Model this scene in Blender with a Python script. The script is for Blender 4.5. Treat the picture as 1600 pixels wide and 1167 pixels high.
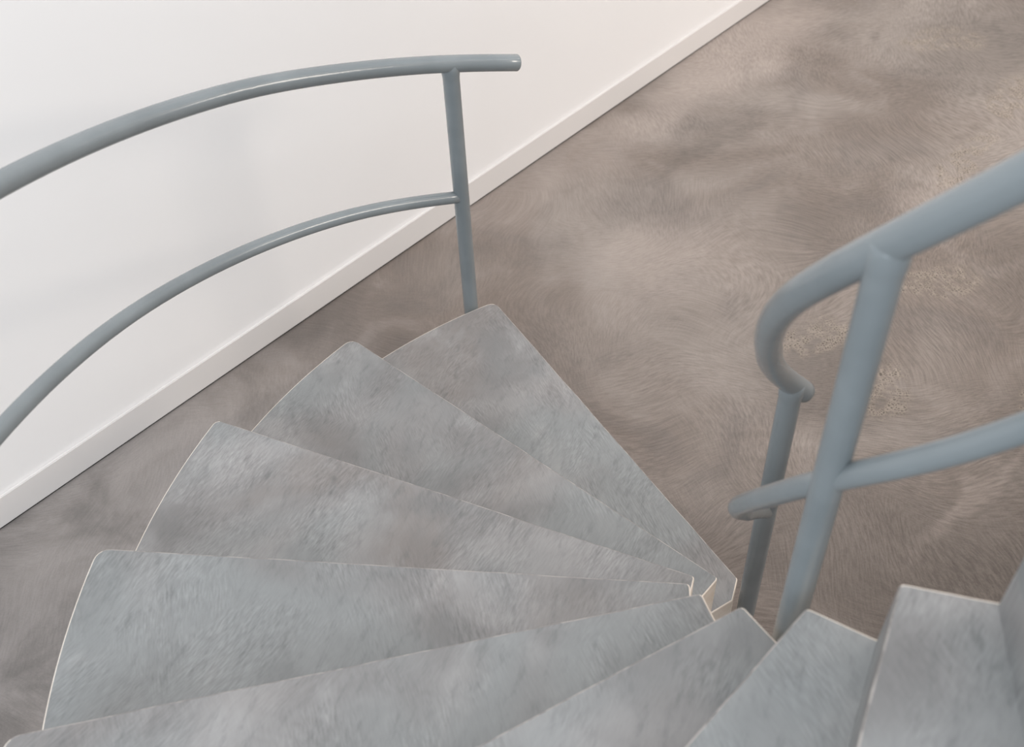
import bpy, bmesh, math, random
from mathutils import Vector, Matrix, noise as mnoise

for o in list(bpy.data.objects):
    bpy.data.objects.remove(o, do_unlink=True)
SC = bpy.context.scene
COL = SC.collection
R = math.radians

# ------------------------------------------------------------------ camera
# origin = axis of the spiral stair on the floor, metres, z up
cam_d = bpy.data.cameras.new('camera')
cam = bpy.data.objects.new('camera', cam_d); COL.objects.link(cam)
right = Vector((0.998698, -0.036021, -0.036121))
up = Vector((0.051012, 0.705208, 0.707163))
fwd = Vector((0.0, 0.708085, -0.706127))
m = Matrix((right, up, -fwd)).transposed().to_4x4()
m.translation = Vector((-0.7376, -1.1582, 2.6251))
cam.matrix_world = m
cam_d.sensor_fit = 'HORIZONTAL'; cam_d.sensor_width = 36.0
cam_d.lens = 1661.1 * 36 / 1600
cam_d.shift_y = -50 / 1600
cam_d.clip_start = 0.02
cam_d.dof.use_dof = True
cam_d.dof.focus_distance = 2.95
cam_d.dof.aperture_fstop = 3.2
SC.camera = cam

# ------------------------------------------------------------------ light
SC.view_settings.view_transform = 'Standard'
SC.view_settings.look = 'None'
SC.view_settings.gamma = 1.0
SC.view_settings.use_curve_mapping = False
SC.view_settings.exposure = 0.45

W = bpy.data.worlds.new('world'); SC.world = W; W.use_nodes = True
nt = W.node_tree; nt.nodes.clear()
wo = nt.nodes.new('ShaderNodeOutputWorld'); bg = nt.nodes.new('ShaderNodeBackground')
tc = nt.nodes.new('ShaderNodeTexCoord'); sp = nt.nodes.new('ShaderNodeSeparateXYZ')
rp = nt.nodes.new('ShaderNodeValToRGB')
nt.links.new(tc.outputs['Generated'], sp.inputs[0])
nt.links.new(sp.outputs['Z'], rp.inputs[0])
rp.color_ramp.elements[0].position = 0.0; rp.color_ramp.elements[0].color = (0.36, 0.35, 0.35, 1)
rp.color_ramp.elements[1].position = 0.95; rp.color_ramp.elements[1].color = (1.0, 1.03, 1.07, 1)
e = rp.color_ramp.elements.new(0.35); e.color = (0.68, 0.68, 0.69, 1)
nt.links.new(rp.outputs[0], bg.inputs['Color']); bg.inputs['Strength'].default_value = 0.92
nt.links.new(bg.outputs[0], wo.inputs[0])

def area(name, loc, aim, sx, sy, power, col):
    d = bpy.data.lights.new(name, 'AREA'); d.shape = 'RECTANGLE'; d.size = sx; d.size_y = sy
    d.energy = power; d.color = col
    o = bpy.data.objects.new(name, d); COL.objects.link(o)
    o.location = loc
    o.rotation_euler = (Vector(aim) - Vector(loc)).to_track_quat('-Z', 'Y').to_euler()
    return o
# daylight window of the room, behind and left of the viewer
area('window_daylight', (-2.6, -3.8, 3.2), (-0.6, 1.2, 0.9), 3.0, 2.0, 80, (0.80, 0.91, 1.0))
# warm room light from the far right
area('warm_room_lamp', (4.4, 1.4, 2.2), (-0.6, 2.4, 1.0), 1.4, 0.8, 54, (1.0, 0.90, 0.80))
# thin light line along the edge of the upper slab, parallel to the wall (gives the glints on the rails)
ls = area('light_line', (2.95, 3.15, 2.64), (2.95, 3.15, 0.0), 5.4, 0.022, 15, (1.0, 0.93, 0.86))
ls.rotation_euler = (0, 0, math.atan2(0.7154, 0.6988))
# unseen fill light, added to brighten the white wall
area('wall_fill', (0.3, 1.1, 4.4), (-1.2, 2.6, 0.9), 1.6, 0.3, 27, (1.0, 0.97, 0.95))

# ------------------------------------------------------------------ node helpers
class N:
    def __init__(s, name):
        s.m = bpy.data.materials.new(name); s.m.use_nodes = True
        s.t = s.m.node_tree; s.t.nodes.clear()
        s.out = s.t.nodes.new('ShaderNodeOutputMaterial')
        s.b = s.t.nodes.new('ShaderNodeBsdfPrincipled')
        s.t.links.new(s.b.outputs[0], s.out.inputs[0])
    def new(s, k, **kw):
        n = s.t.nodes.new(k)
        for a, v in kw.items(): setattr(n, a, v)
        return n
    def put(s, sock, v):
        if isinstance(v, bpy.types.NodeSocket): s.t.links.new(v, sock)
        elif v is not None: sock.default_value = v
    def pos(s):
        return s.new('ShaderNodeNewGeometry').outputs['Position']
    def math(s, op, a, b=None, c=None, clamp=False):
        n = s.new('ShaderNodeMath', operation=op, use_clamp=clamp)
        s.put(n.inputs[0], a); s.put(n.inputs[1], b)
        if c is not None: s.put(n.inputs[2], c)
        return n.outputs[0]
    def vmath(s, op, a, b=None, sc=None):
        n = s.new('ShaderNodeVectorMath', operation=op)
        s.put(n.inputs[0], a)
        if b is not None: s.put(n.inputs[1], b)
        if sc is not None: s.put(n.inputs['Scale'], sc)
        return n.outputs['Value'] if op in ('LENGTH', 'DISTANCE', 'DOT_PRODUCT') else n.outputs[0]
    def noise(s, vec, scale, detail=3, rough=0.5, dist=0.0, dim='3D', col=False):
        n = s.new('ShaderNodeTexNoise', noise_dimensions=dim)
        s.put(n.inputs['Vector'], vec); n.inputs['Scale'].default_value = scale
        n.inputs['Detail'].default_value = detail; n.inputs['Roughness'].default_value = rough
        n.inputs['Distortion'].default_value = dist
        return n.outputs['Color'] if col else n.outputs['Fac']
    def ramp(s, v, lo, hi, a=0.0, b=1.0, smooth=True):
        n = s.new('ShaderNodeMapRange', interpolation_type='SMOOTHSTEP' if smooth else 'LINEAR')
        s.put(n.inputs['Value'], v)
        for k, x in zip(('From Min', 'From Max', 'To Min', 'To Max'), (lo, hi, a, b)): n.inputs[k].default_value = x
        return n.outputs[0]
    def mix(s, f, a, b, mode='MIX'):
        n = s.new('ShaderNodeMix', data_type='RGBA', blend_type=mode)
        s.put(n.inputs[0], f)
        s.put(n.inputs[6], a); s.put(n.inputs[7], b)
        return n.outputs[2]
    def comb(s, x, y, z):
        n = s.new('ShaderNodeCombineXYZ'); s.put(n.inputs[0], x); s.put(n.inputs[1], y); s.put(n.inputs[2], z)
        return n.outputs[0]
    def sep(s, v):
        n = s.new('ShaderNodeSeparateXYZ'); s.put(n.inputs[0], v); return n.outputs
    def bump(s, h, strength, dist, normal=None):
        n = s.new('ShaderNodeBump'); n.inputs['Strength'].default_value = strength
        n.inputs['Distance'].default_value = dist; s.put(n.inputs['Height'], h)
        if normal is not None: s.put(n.inputs['Normal'], normal)
        return n.outputs[0]

def lin(r, g, b):
    f = lambda c: (c / 255 / 12.92) if c <= 10 else ((c / 255 + 0.055) / 1.055) ** 2.4
    return (f(r), f(g), f(b), 1)

def flow(n, P, wscale, amp, across, along, seed, detail=2.0):
    """trowel strokes: noise stretched along the bends of a warped plane"""
    off = n.vmath('ADD', P, (seed * 3.7, seed * 1.9, seed * 5.3))
    w = n.noise(off, wscale, 1.0, 0.4, col=True)
    w = n.vmath('SUBTRACT', w, (0.5, 0.5, 0.5))
    w = n.vmath('SCALE', w, sc=amp)
    q = n.vmath('ADD', P, w)
    x, y, z = n.sep(q)
    v = n.comb(n.math('MULTIPLY', x, across), n.math('MULTIPLY', y, along), n.math('MULTIPLY', z, 9.0))
    return n.noise(v, 1.0, detail, 0.55)

def blob(n, P, x, y, rx, ry, rot, warp):
    """soft edged patch at a place on the floor, ragged by warp"""
    q = n.vmath('SUBTRACT', n.vmath('ADD', P, warp), (x, y, 0))
    mp = n.new('ShaderNodeMapping', vector_type='TEXTURE')
    n.put(mp.inputs['Vector'], q); mp.inputs['Rotation'].default_value = (0, 0, rot)
    mp.inputs['Scale'].default_value = (rx, ry, 50)
    return n.ramp(n.vmath('LENGTH', mp.outputs[0]), 0.25, 1.0, 1.0, 0.0)

# ------------------------------------------------------------------ materials
def cement_floor():
    n = N('trowelled_floor_resin'); P = n.pos()
    wv = n.vmath('SCALE', n.vmath('SUBTRACT', n.noise(P, 2.6, 3, 0.55, col=True), (.5, .5, .5)), sc=0.55)
    big = n.noise(P, 0.95, 3, 0.55, 0.6)
    mid = n.noise(n.vmath('ADD', P, (4.2, 7.7, 0)), 2.8, 4, 0.6, 0.8)
    c = n.mix(n.ramp(big, 0.36, 0.64), lin(118, 106, 98), lin(147, 137, 130))
    c = n.mix(n.math('MULTIPLY', n.ramp(mid, 0.45, 0.70), 0.50), c, lin(106, 98, 94))
    c = n.mix(n.math('MULTIPLY', n.ramp(mid, 0.50, 0.26), 0.45), c, lin(158, 148, 142))
    # stained and worn patches, with light falloff and shade by the well painted in
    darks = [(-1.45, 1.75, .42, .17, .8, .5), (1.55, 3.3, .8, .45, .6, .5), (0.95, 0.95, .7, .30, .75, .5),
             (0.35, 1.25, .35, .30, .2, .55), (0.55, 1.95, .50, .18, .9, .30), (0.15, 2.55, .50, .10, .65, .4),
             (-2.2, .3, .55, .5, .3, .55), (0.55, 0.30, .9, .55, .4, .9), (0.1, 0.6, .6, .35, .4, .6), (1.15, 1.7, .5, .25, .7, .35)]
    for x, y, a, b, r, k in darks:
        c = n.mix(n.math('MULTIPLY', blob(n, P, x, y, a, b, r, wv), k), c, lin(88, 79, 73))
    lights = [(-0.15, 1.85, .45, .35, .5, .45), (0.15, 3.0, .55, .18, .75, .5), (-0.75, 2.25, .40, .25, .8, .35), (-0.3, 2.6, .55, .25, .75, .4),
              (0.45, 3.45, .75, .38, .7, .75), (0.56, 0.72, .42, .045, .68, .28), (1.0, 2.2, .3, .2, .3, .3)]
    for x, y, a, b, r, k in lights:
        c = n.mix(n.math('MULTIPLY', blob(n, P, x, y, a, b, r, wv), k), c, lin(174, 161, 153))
    c = n.mix(n.math('MULTIPLY', blob(n, P, -2.3, 0.6, 1.9, 1.2, .75, wv), 0.6), c, n.mix(n.ramp(mid, 0.36, 0.64), lin(146, 142, 141), lin(104, 103, 103)))  # broad greyer zone on the left of the floor
    s1 = flow(n, P, 1.3, 0.62, 150, 24, 1.0, 3.0)
    s2 = flow(n, P, 1.5, 0.62, 26, 165, 2.0, 3.0)
    sel = n.ramp(n.noise(P, 1.7, 1, 0.4), 0.42, 0.58)
    st = n.math('ADD', n.math('MULTIPLY', s1, sel), n.math('MULTIPLY', s2, n.math('SUBTRACT', 1.0, sel)))
    # strokes are sharp on the right half, polished flat near the wall
    x, y, z = n.sep(P)
    rough_zone = n.ramp(n.math('ADD', n.math('SUBTRACT', x, n.math('MULTIPLY', y, 0.35)), n.math('MULTIPLY', n.math('SUBTRACT', mid, 0.5), 1.2)), -1.9, 0.2, 0.35, 1.0)
    sth = n.ramp(st, 0.36, 0.64)
    # pitted places: pale cement with small dark holes
    vo = n.new('ShaderNodeTexVoronoi', feature='DISTANCE_TO_EDGE'); n.put(vo.inputs['Vector'], n.vmath('ADD', P, n.vmath('SCALE', wv, sc=0.06)))
    vo.inputs['Scale'].default_value = 105
    pm = None
    for x_, y_, a, b, r in [(.30, 1.41, .22, .10, .5), (.50, 1.18, .20, .10, .9), (.80, 1.68, .26, .09, .3), (1.17, 2.40, .34, .09, .8),
                            (1.55, 2.85, .32, .14, .9), (1.35, 3.35, .28, .12, .2), (1.15, 2.1, .25, .06, .4), (0.95, 1.1, .2, .07, 1.1)]:
        v = blob(n, P, x_, y_, a, b, r, n.vmath('SCALE', wv, sc=0.45))
        pm = v if pm is None else n.math('MAXIMUM', pm, v)
    pm = n.math('MULTIPLY', n.ramp(pm, 0.05, 0.6), n.ramp(n.noise(P, 19, 3, 0.65), 0.38, 0.60))
    hole = n.ramp(vo.outputs['Distance'], 0.09, 0.28)
    c = n.mix(n.math('MULTIPLY', pm, 0.55), c, lin(164, 151, 137))
    c = n.mix(n.math('MULTIPLY', n.math('MULTIPLY', pm, hole), 0.9), c, lin(78, 68, 60))
    fine = n.noise(P, 160, 2, 0.6)
    c = n.mix(0.10, c, n.mix(fine, lin(90, 84, 80), lin(220, 210, 200)))
    fac = n.math('ADD', 1.0, n.math('MULTIPLY', n.math('MULTIPLY', n.math('SUBTRACT', st, 0.5), 1.05), rough_zone))
    c = n.vmath('SCALE', c, sc=fac)
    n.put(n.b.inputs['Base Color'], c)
    n.put(n.b.inputs['Roughness'], n.ramp(st, 0.3, 0.7, 0.62, 0.46))
    n.b.inputs['Specular IOR Level'].default_value = 0.35
    h = n.math('ADD', n.math('MULTIPLY', sth, rough_zone), n.math('MULTIPLY', n.math('MULTIPLY', pm, hole), -0.9))
    h = n.math('ADD', h, n.math('MULTIPLY', mid, 0.6))
    n.put(n.b.inputs['Normal'], n.bump(h, 0.32, 0.0035))
    return n.m

def cement_step():
    n = N('brushed_cement_coating'); G = n.pos()
    x, y, z = n.sep(G)
    # every tread was trowelled on its own: shift the pattern with the height
    P = n.comb(n.math('ADD', x, n.math('MULTIPLY', n.math('ROUND', n.math('MULTIPLY', n.math('ADD', z, -0.01), 6.25)), 3.17)), y, z)
    big = n.noise(P, 2.3, 3, 0.6, 0.7)
    mid = n.noise(n.vmath('ADD', n.vmath('MULTIPLY', P, (1.35, 0.8, 1)), (3, 9, 1)), 5.2, 4, 0.6, 0.4)
    tint = n.noise(n.vmath('ADD', P, (13, 2, 5)), 1.8, 2, 0.5, 0.5)
    c = n.mix(n.ramp(big, 0.34, 0.66), lin(129, 127, 126), lin(155, 153, 152))
    c = n.mix(n.math('MULTIPLY', n.ramp(tint, 0.45, 0.62), 0.75), c, lin(142, 145, 145))
    c = n.mix(n.math('MULTIPLY', n.ramp(tint, 0.46, 0.34), 0.5), c, lin(139, 132, 128))
    c = n.mix(n.math('MULTIPLY', n.ramp(mid, 0.52, 0.72), 0.5), c, lin(120, 121, 121))
    c = n.mix(n.math('MULTIPLY', n.ramp(mid, 0.46, 0.28), 0.4), c, lin(166, 165, 164))
    sm = n.noise(n.comb(n.math('MULTIPLY', n.math('SUBTRACT', x, n.math('MULTIPLY', y, 0.35)), 46), n.math('MULTIPLY', n.math('ADD', y, n.math('MULTIPLY', x, 0.35)), 13), n.math('MULTIPLY', z, 9)), 1.0, 4, 0.65)
    c = n.mix(n.math('MULTIPLY', n.ramp(sm, 0.50, 0.76), 0.42), c, lin(104, 106, 106))
    rot = lambda a: n.comb(n.math('ADD', n.math('MULTIPLY', n.sep(P)[0], math.cos(a)), n.math('MULTIPLY', n.sep(P)[1], math.sin(a))), n.math('ADD', n.math('MULTIPLY', n.sep(P)[0], -math.sin(a)), n.math('MULTIPLY', n.sep(P)[1], math.cos(a))), z)
    s1 = flow(n, rot(0.30), 1.2, 0.22, 230, 36, 4.0, 4.0)
    s2 = flow(n, rot(-0.55), 1.2, 0.22, 220, 40, 6.0, 4.0)
    sel = n.ramp(n.noise(P, 3.2, 1, 0.4), 0.45, 0.55)
    st = n.math('ADD', n.math('MULTIPLY', s1, sel), n.math('MULTIPLY', s2, n.math('SUBTRACT', 1.0, sel)))
    gate = n.ramp(n.noise(P, 7.0, 2, 0.5), 0.38, 0.62, 0.25, 1.0)
    fac = n.math('ADD', 1.0, n.math('MULTIPLY', n.math('MULTIPLY', n.math('SUBTRACT', st, 0.5), 0.95), gate))
    c = n.vmath('SCALE', c, sc=fac)
    n.put(n.b.inputs['Base Color'], c)
    n.b.inputs['Roughness'].default_value = 0.55
    n.b.inputs['Specular IOR Level'].default_value = 0.35
    h = n.math('ADD', n.math('MULTIPLY', st, gate), n.math('MULTIPLY', mid, 0.5))
    n.put(n.b.inputs['Normal'], n.bump(h, 0.35, 0.003))
    return n.m

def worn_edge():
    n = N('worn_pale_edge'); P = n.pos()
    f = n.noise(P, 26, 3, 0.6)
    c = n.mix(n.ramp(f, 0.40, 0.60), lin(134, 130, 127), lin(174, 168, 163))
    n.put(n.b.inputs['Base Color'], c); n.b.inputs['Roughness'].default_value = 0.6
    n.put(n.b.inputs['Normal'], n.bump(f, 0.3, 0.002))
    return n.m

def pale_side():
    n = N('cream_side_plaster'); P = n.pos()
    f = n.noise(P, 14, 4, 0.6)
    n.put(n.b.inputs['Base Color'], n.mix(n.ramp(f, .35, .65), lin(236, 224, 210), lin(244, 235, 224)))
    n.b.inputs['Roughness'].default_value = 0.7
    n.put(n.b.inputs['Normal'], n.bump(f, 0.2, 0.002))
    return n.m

def tube_paint():
    n = N('blue_grey_gloss_paint'); P = n.pos()
    f = n.noise(P, 5, 3, 0.5)
    n.put(n.b.inputs['Base Color'], n.mix(n.ramp(f, .35, .65), lin(124, 131, 134), lin(133, 140, 143)))
    n.b.inputs['Roughness'].default_value = 0.20
    n.b.inputs['Specular IOR Level'].default_value = 0.5
    n.put(n.b.inputs['Normal'], n.bump(n.noise(P, 45, 2, 0.5), 0.30, 0.0016))
    return n.m

def wall_paint():
    n = N('white_wall_paint'); P = n.pos()
    f = n.noise(P, 1.4, 3, 0.5)
    n.put(n.b.inputs['Base Color'], n.mix(f, lin(240, 238, 237), lin(246, 244, 243)))
    n.b.inputs['Roughness'].default_value = 0.75
    n.put(n.b.inputs['Normal'], n.bump(n.noise(P, 60, 3, 0.6), 0.06, 0.001))
    return n.m

def board_paint():
    n = N('light_grey_baseboard_paint'); P = n.pos()
    f = n.noise(P, 3.0, 3, 0.5)
    n.put(n.b.inputs['Base Color'], n.mix(f, lin(224, 220, 218), lin(230, 226, 223)))
    n.b.inputs['Roughness'].default_value = 0.4
    return n.m

def dark_joint():
    n = N('dark_joint_filler')
    n.b.inputs['Base Color'].default_value = lin(40, 36, 34); n.b.inputs['Roughness'].default_value = 0.9
    return n.m

M_FLOOR = cement_floor(); M_STEP = cement_step(); M_EDGE = worn_edge(); M_SIDE = pale_side()
M_TUBE = tube_paint(); M_WALL = wall_paint(); M_BOARD = board_paint(); M_JOINT = dark_joint()

# ------------------------------------------------------------------ object helpers
def link(name, me, mats, parent=None):
    o = bpy.data.objects.new(name, me); COL.objects.link(o)
    for mt in mats: me.materials.append(mt)
    if parent is not None: o.parent = parent
    return o

def mesh_obj(name, bm, mats, parent=None, smooth=False):
    me = bpy.data.meshes.new(name)
    bmesh.ops.recalc_face_normals(bm, faces=bm.faces)
    bm.to_mesh(me); bm.free()
    if smooth:
        for p in me.polygons: p.use_smooth = True
    return link(name, me, mats, parent)

def box_bm(bm, org, ux, uy, uz, x0, x1, y0, y1, z0, z1):
    vs = []
    for x in (x0, x1):
        for y in (y0, y1):
            for z in (z0, z1):
                vs.append(bm.verts.new(org + ux * x + uy * y + uz * z))
    for f in ((0, 1, 3, 2), (4, 6, 7, 5), (0, 4, 5, 1), (2, 3, 7, 6), (0, 2, 6, 4), (1, 5, 7, 3)):
        bm.faces.new([vs[i] for i in f])

# ------------------------------------------------------------------ the room
Z = Vector((0, 0, 1))
w0 = Vector((-2.317, 0.7754, 0)); w1 = Vector((0.2515, 3.4044, 0))
wd = (w1 - w0).normalized(); wn = Vector((wd.y, -wd.x, 0))      # wn points into the room

bm = bmesh.new()
box_bm(bm, w0, wd, wn, Z, -4.5, 9.0, -0.004, 9.0, -0.12, 0.0)
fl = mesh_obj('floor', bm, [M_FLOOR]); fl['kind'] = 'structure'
bm = bmesh.new()
box_bm(bm, w0, wd, wn, Z, -4.5, 9.0, -0.16, -0.012, -0.12, 5.2)
wl = mesh_obj('wall_left', bm, [M_WALL]); wl['kind'] = 'structure'
bm = bmesh.new()
box_bm(bm, w0, wd, wn, Z, -4.5, 9.0, -0.012, 0.0, 0.008, 0.1155)
ed = [e_ for e_ in bm.edges if all(v.co.z > 0.1 for v in e_.verts)]
bmesh.ops.bevel(bm, geom=ed, offset=0.0025, segments=2, affect='EDGES')
bb = mesh_obj('baseboard_left', bm, [M_BOARD]); bb['kind'] = 'structure'
bm = bmesh.new()
box_bm(bm, w0, wd, wn, Z, -4.5, 9.0, -0.012, -0.004, 0.0, 0.0078)
tj = mesh_obj('trim_1', bm, [M_JOINT]); tj['kind'] = 'structure'

# unseen storey slab with round stairwell cut out, added to shade the right floor
bm = bmesh.new(); ax_u = 2.199; ax_v = 1.065; rw = 1.80; loop = []
t0 = math.asin((2.45 - ax_u) / rw)
a_start = math.pi - t0
v_min = 0.35
# outline in (v along wall, u from wall), walking round the cut-out
a1 = math.acos((v_min - ax_v) / rw)
pts_ = [(v_min, 9.0), (9.0, 9.0), (9.0, 2.45)]
n_ = 40
for i in range(n_ + 1):
    a_ = t0 + (a1 - t0) * i / n_
    pts_.append((ax_v + rw * math.cos(a_), ax_u + rw * math.sin(a_)))
lo = [bm.verts.new(w0 + wd * v + wn * u + Z * 2.70) for v, u in pts_]
hi = [bm.verts.new(w0 + wd * v + wn * u + Z * 2.88) for v, u in pts_]
bm.faces.new(lo); bm.faces.new(list(reversed(hi)))
for i in range(len(pts_)):
    j = (i + 1) % len(pts_); bm.faces.new((lo[i], lo[j], hi[j], hi[i]))
ce = mesh_obj('shade_slab', bm, [M_WALL]); ce['kind'] = 'structure'

# ------------------------------------------------------------------ spiral stair
H = 0.160
INNER = {1: (0.4143, 114.2), 2: (0.3800, 131.8), 3: (0.3907, 150.7), 4: (0.3909, 169.1), 5: (0.3963, 187.0),
         6: (0.4007, 206.1), 7: (0.4079, 223.6), 8: (0.3977, 239.8), 9: (0.3859, 259.3)}
OUTER = {1: (1.7050, 117.6), 2: (1.7239, 135.7), 3: (1.7191, 154.0), 4: (1.7096, 171.85), 5: (1.712, 189.1),
         6: (1.712, 206.1), 7: (1.712, 223.5), 8: (1.712, 241.6), 9: (1.712, 259.4)}
NSTEP = 17
for k in (6, 7, 8): INNER[k] = (INNER[k][0] - 0.004, INNER[k][1])
for k in range(10, NSTEP + 2):
    INNER[k] = (0.392, 259.3 + 18.1 * (k - 9)); OUTER[k] = (1.712, 259.4 + 18.1 * (k - 9))

def pol(r, a): return Vector((r * math.cos(R(a)), r * math.sin(R(a)), 0))

def fillet(P, Q, S_, rad, n=5):
    """round the corner Q between P and S_"""
    a = (P - Q).normalized(); b = (S_ - Q).normalized()
    ang = a.angle(b); t = rad / math.tan(ang / 2)
    c = Q + (a + b).normalized() * (rad / math.sin(ang / 2))
    A = Q + a * t; B = Q + b * t; out = []
    for i in range(n + 1):
        f = i / n
        v = (A - c).slerp(B - c, f) if False else None
        u0 = math.atan2((A - c).y, (A - c).x); u1 = math.atan2((B - c).y, (B - c).x)
        d = (u1 - u0 + math.pi) % (2 * math.pi) - math.pi
        u = u0 + d * f
        out.append(c + Vector((math.cos(u), math.sin(u), 0)) * rad)
    return out

def line(P, Q, step, jit, seed):
    n = max(2, int((Q - P).length / step)); d = (Q - P).normalized(); nn = Vector((-d.y, d.x, 0)); out = []
    for i in range(1, n):
        f = i / n; w = min(1, 6 * f, 6 * (1 - f))
        p = P.lerp(Q, f)
        out.append(p + nn * jit * w * (mnoise.noise(Vector((p.x * 9, p.y * 9, seed))) + 0.5 * mnoise.noise(Vector((p.x * 31, p.y * 31, seed)))))
    return out

def offset_ring(pts, d):
    out = []; n = len(pts)
    for i in range(n):
        a = (pts[i] - pts[i - 1]).normalized(); b = (pts[(i + 1) % n] - pts[i]).normalized()
        t = (a + b).normalized(); nn = Vector((-t.y, t.x, 0))
        k = max(0.6, t.dot(a))
        out.append(pts[i] + nn * (d / k))
    return out

def step_plan(k):
    ir, ia = INNER[k]; orr, oa = OUTER[k]; ir2, ia2 = INNER[k + 1]; or2, oa2 = OUTER[k + 1]
    I, O = pol(ir, ia), pol(orr, oa); I2, O2 = pol(ir2, ia2), pol(or2, oa2)
    pts = []
    # counter-clockwise seen from above: inner front -> outer front -> arc -> outer back -> inner back
    arc = [pol(orr + (or2 - orr) * f, oa + (oa2 - oa) * f) for f in [i / 14 for i in range(15)]]
    fi = fillet(I2 if k != 1 else pol(0.3692, 121.9), I, O, 0.010)
    fo = fillet(I, O, arc[1], 0.030 if k != 3 else 0.018)
    pts += fi
    pts += line(fi[-1], fo[0], 0.03, 0.0016, k * 7.1)
    pts += fo
    pts += arc[1:]
    bk = (I2 - O2).normalized(); bk = Vector((-bk.y, bk.x, 0)) * -0.006
    pts.append(O2 + bk); pts += line(O2 + bk, I2 + bk, 0.1, 0, 0)
    pts.append(I2 + bk)
    if k == 1: pts.append(pol(0.3692, 121.9))
    else: pts += line(I2, fi[0], 0.03, 0.0012, k * 3.3)
    tags = []
    return pts, I, O, I2, O2

stair = bpy.data.objects.new('spiral_staircase', None); COL.objects.link(stair)
stair['label'] = 'grey trowelled cement spiral staircase with wedge-shaped steps winding down to the floor'
stair['category'] = 'staircase'
T = 0.028
for k in range(1, NSTEP + 1):
    pts, I, O, I2, O2 = step_plan(k)
    zt = k * H; n = len(pts)
    # tread: top slab with a softened, worn edge
    bm = bmesh.new(); rings = []
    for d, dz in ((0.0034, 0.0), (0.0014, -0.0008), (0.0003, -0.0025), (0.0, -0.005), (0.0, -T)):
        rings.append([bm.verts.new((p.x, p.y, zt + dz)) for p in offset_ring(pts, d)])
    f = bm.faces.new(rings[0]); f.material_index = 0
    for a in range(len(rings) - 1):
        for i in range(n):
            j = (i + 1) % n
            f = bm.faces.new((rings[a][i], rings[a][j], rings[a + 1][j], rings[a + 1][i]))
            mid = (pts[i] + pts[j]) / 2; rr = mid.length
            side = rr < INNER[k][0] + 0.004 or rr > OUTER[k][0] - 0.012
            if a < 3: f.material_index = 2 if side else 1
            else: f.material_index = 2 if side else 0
    bm.faces.new(list(reversed(rings[-1])))
    # body and riser under it
    b2 = bmesh.new()
    top = [b2.verts.new((p.x, p.y, zt - T)) for p in pts]
    a0 = (INNER[k][1] + OUTER[k][1]) / 2; a1 = (INNER[k + 1][1] + OUTER[k + 1][1]) / 2
    bot = []
    for p in pts:
        an = math.degrees(math.atan2(p.y, p.x)) % 360
        if an < a0 - 40: an += 360
        fr = min(1, max(0, (an - a0) / (a1 - a0)))
        zb = max(0.0, (k - 1 + fr) * H - 0.15)
        bot.append(b2.verts.new((p.x, p.y, zb)))
    b2.faces.new(top)
    for i in range(n):
        j = (i + 1) % n
        f = b2.faces.new((top[i], top[j], bot[j], bot[i]))
        mid = (pts[i] + pts[j]) / 2; rr = mid.length
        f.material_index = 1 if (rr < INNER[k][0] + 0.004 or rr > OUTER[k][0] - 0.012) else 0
    f = b2.faces.new(list(reversed(bot)))
    bmesh.ops.triangulate(b2, faces=[f])
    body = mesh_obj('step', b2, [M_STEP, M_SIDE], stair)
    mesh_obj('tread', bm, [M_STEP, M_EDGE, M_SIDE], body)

# ------------------------------------------------------------------ railings
def sweep(bm, path, rad, seg=28, cap=True, dome=0.35):
    """round tube along a list of points; rad a number or one per point"""
    n = len(path); rings = []
    rads = rad if isinstance(rad, list) else [rad] * n
    tang = [(path[min(i + 1, n - 1)] - path[max(i - 1, 0)]).normalized() for i in range(n)]
    ref = Vector((0, 0, 1)) if abs(tang[0].z) < 0.9 else Vector((1, 0, 0))
    u = tang[0].cross(ref).normalized()
    for i in range(n):
        u = (u - tang[i] * u.dot(tang[i])).normalized(); v = tang[i].cross(u)
        rings.append([bm.verts.new(path[i] + (u * math.cos(2 * math.pi * j / seg) + v * math.sin(2 * math.pi * j / seg)) * rads[i]) for j in range(seg)])
    def join(A, B):
        for j in range(seg):
            l = (j + 1) % seg; f = bm.faces.new((A[j], A[l], B[l], B[j])); f.smooth = True
    for i in range(n - 1): join(rings[i], rings[i + 1])
    if cap:
        for ring, c, t in ((rings[0], path[0], -tang[0]), (rings[-1], path[-1], tang[-1])):
            prev = ring; r0 = (ring[0].co - c).length
            for s, hgt in ((0.93, 0.10), (0.80, 0.18)):
                cur = [bm.verts.new(c + (v.co - c) * s + t * (r0 * hgt * dome / 0.35)) for v in ring]
                join(prev, cur); prev = cur
            bm.faces.new(prev)

def tube(name, path, rad, parent, **kw):
    bm = bmesh.new(); sweep(bm, path, rad, **kw)
    me = bpy.data.meshes.new(name); bmesh.ops.recalc_face_normals(bm, faces=bm.faces)
    bm.to_mesh(me); bm.free()
    return link(name, me, [M_TUBE], parent)

def interp(T, x):
    if x <= T[0][0]: a, b = T[0], T[1]
    elif x >= T[-1][0]: a, b = T[-2], T[-1]
    else:
        for i in range(len(T) - 1):
            if T[i][0] <= x <= T[i + 1][0]: a, b = T[i], T[i + 1]; break
    f = (x - a[0]) / (b[0] - a[0])
    return [p + (q - p) * f for p, q in zip(a[1:], b[1:])]

def helix(T, a0, a1, st=1.5):
    raw = []; a = a0
    while a <= a1 + 1e-6:
        r, z = interp(T, a); v = pol(r, a); v.z = z; raw.append(v); a += st
    for _ in range(6):
        raw = [raw[0]] + [(raw[i - 1] + raw[i] * 2 + raw[i + 1]) / 4 for i in range(1, len(raw) - 1)] + [raw[-1]]
    return raw

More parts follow.
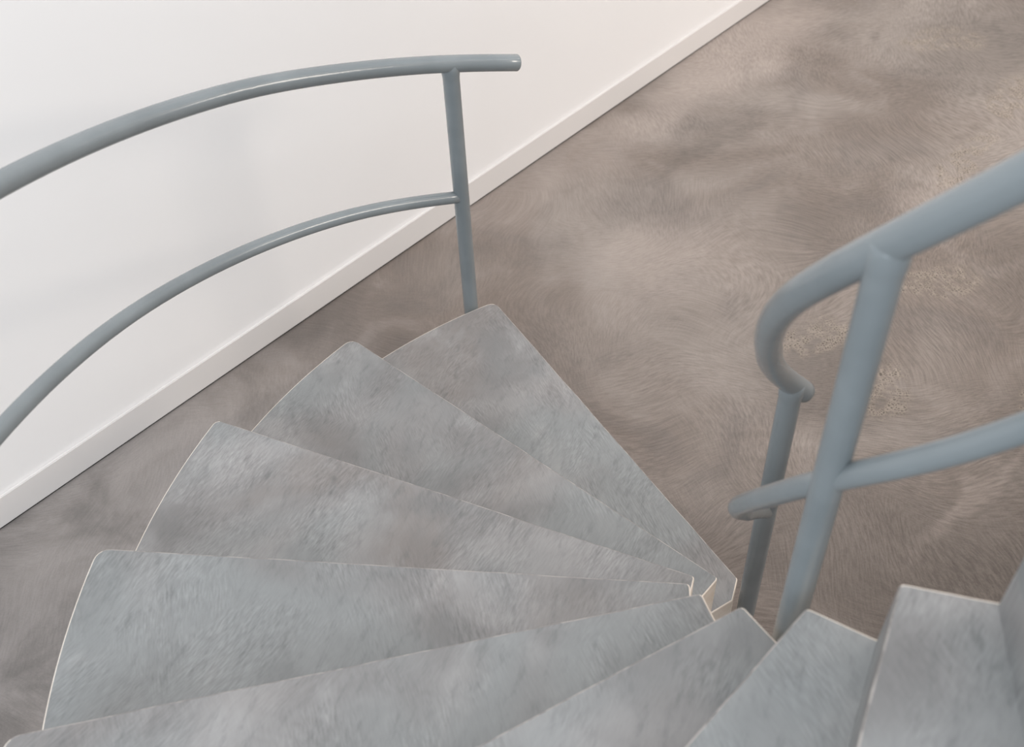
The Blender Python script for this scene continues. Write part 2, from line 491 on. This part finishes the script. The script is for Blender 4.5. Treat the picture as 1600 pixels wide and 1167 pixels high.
def post(name, base, top, rad, parent, flare=True):
    n = 24; path = [base.lerp(top, i / n) for i in range(n + 1)]
    L = (top - base).length; rads = []
    for i in range(n + 1):
        dt = L * (1 - i / n)
        rads.append(rad * (1 + (0.05 * math.exp(-((dt - 0.03) / 0.022) ** 2) if dt > 0.0 and flare else 0)))
    # finer rings near the welded top
    extra = []; er = []
    for s in (0.06, 0.05, 0.042, 0.034, 0.026, 0.018, 0.0):
        extra.append(top.lerp(base, s / L)); er.append(rad * (1 + (0.09 * math.exp(-((max(s, 0.026) - 0.026) / 0.010) ** 2) if flare else 0)))
    path = [p for p in path if (top - p).length > 0.07]; rads = [rad] * len(path)
    return tube(name, path + extra, rads + er, parent, cap=True)

RT, RL, RP = 0.0245, 0.0192, 0.0245
S = 0.889; SL = 0.00992 * S       # rise per degree of turn

outer = bpy.data.objects.new('handrail', None); COL.objects.link(outer)
outer.location = (0, 0, 0)
outer['label'] = 'long curved grey two-bar metal handrail along the outer ends of the steps'
outer['category'] = 'handrail'; 
ro = 1.965 * S
TO = [(112, ro, 1.187 * S + SL * -6), (120, ro, 1.189 * S + SL * 2), (131, ro, 1.195 * S + SL * 13), (140, ro, 1.204 * S + SL * 22),
      (164, ro, 1.196 * S + SL * 46), (330, ro, 1.196 * S + SL * 212)]
tube('top_rail', helix(TO, 113.0, 334.0), RT, outer)
TM = [(119, ro, 0.664 * S + SL * 1), (132, ro, 0.684 * S + SL * 14), (158, ro, 0.690 * S + SL * 40), (173, ro, 0.680 * S + SL * 55), (330, ro, 0.680 * S + SL * 212)]
tube('lower_rail', helix(TM, 120.1, 319.5), RL, outer)
for a, zb in ((119.95, 0.0), (219.0, 0.80), (319.0, 1.70)):
    zt = interp(TO, a)[1]; b = pol(ro, a); b.z = zb; t = pol(ro, a); t.z = zt
    post('post', b, t, RP, outer)

inner = bpy.data.objects.new('handrail', None); COL.objects.link(inner)
inner['label'] = 'blue-grey two-bar tubular metal handrail around the inner well, with a curled lower end'
inner['category'] = 'handrail'
TI = [(108, .410, 1.035), (118, .406, 1.118), (126, .396, 1.190), (135, .382, 1.275), (150, .362, 1.411), (165, .361, 1.552), (180, .370, 1.693),
      (195, .385, 1.834), (210, .393, 1.976), (225, .402, 2.118), (240, .411, 2.259), (330, .411, 3.10)]
TI = [(a, r * S, z * S) for a, r, z in TI]
tube('top_rail', helix(TI, 110.0, 334.0), RT, inner)
TB = [(115.4, .403, .605), (122, .388, .657), (135, .370, .745), (150, .361, .868), (165, .359, 1.008), (180, .358, 1.152), (195, .365, 1.298), (210, .380, 1.455),
      (225, .397, 1.604), (240, .408, 1.737), (255, .418, 1.872), (330, .418, 2.56)]
TB = [(a, r * S, z * S) for a, r, z in TB]
tube('lower_rail', helix(TB, 115.4, 319.0), RL, inner)
post('post', Vector((-0.1522 + .003, 0.3264 + .0015, 0.0)), Vector((-0.1585, 0.3250, 0.980)), RP, inner)
post('post', Vector((-0.2782 + .003, -0.2101 + .004, 0.80)), Vector((-0.2852, -0.2072, 1.806)), RP, inner)
a = 319.0; zt = interp(TI, a)[1]; b = pol(.365, a); b.z = 1.70; t = pol(.365, a); t.z = zt
post('post', b, t, RP, inner)
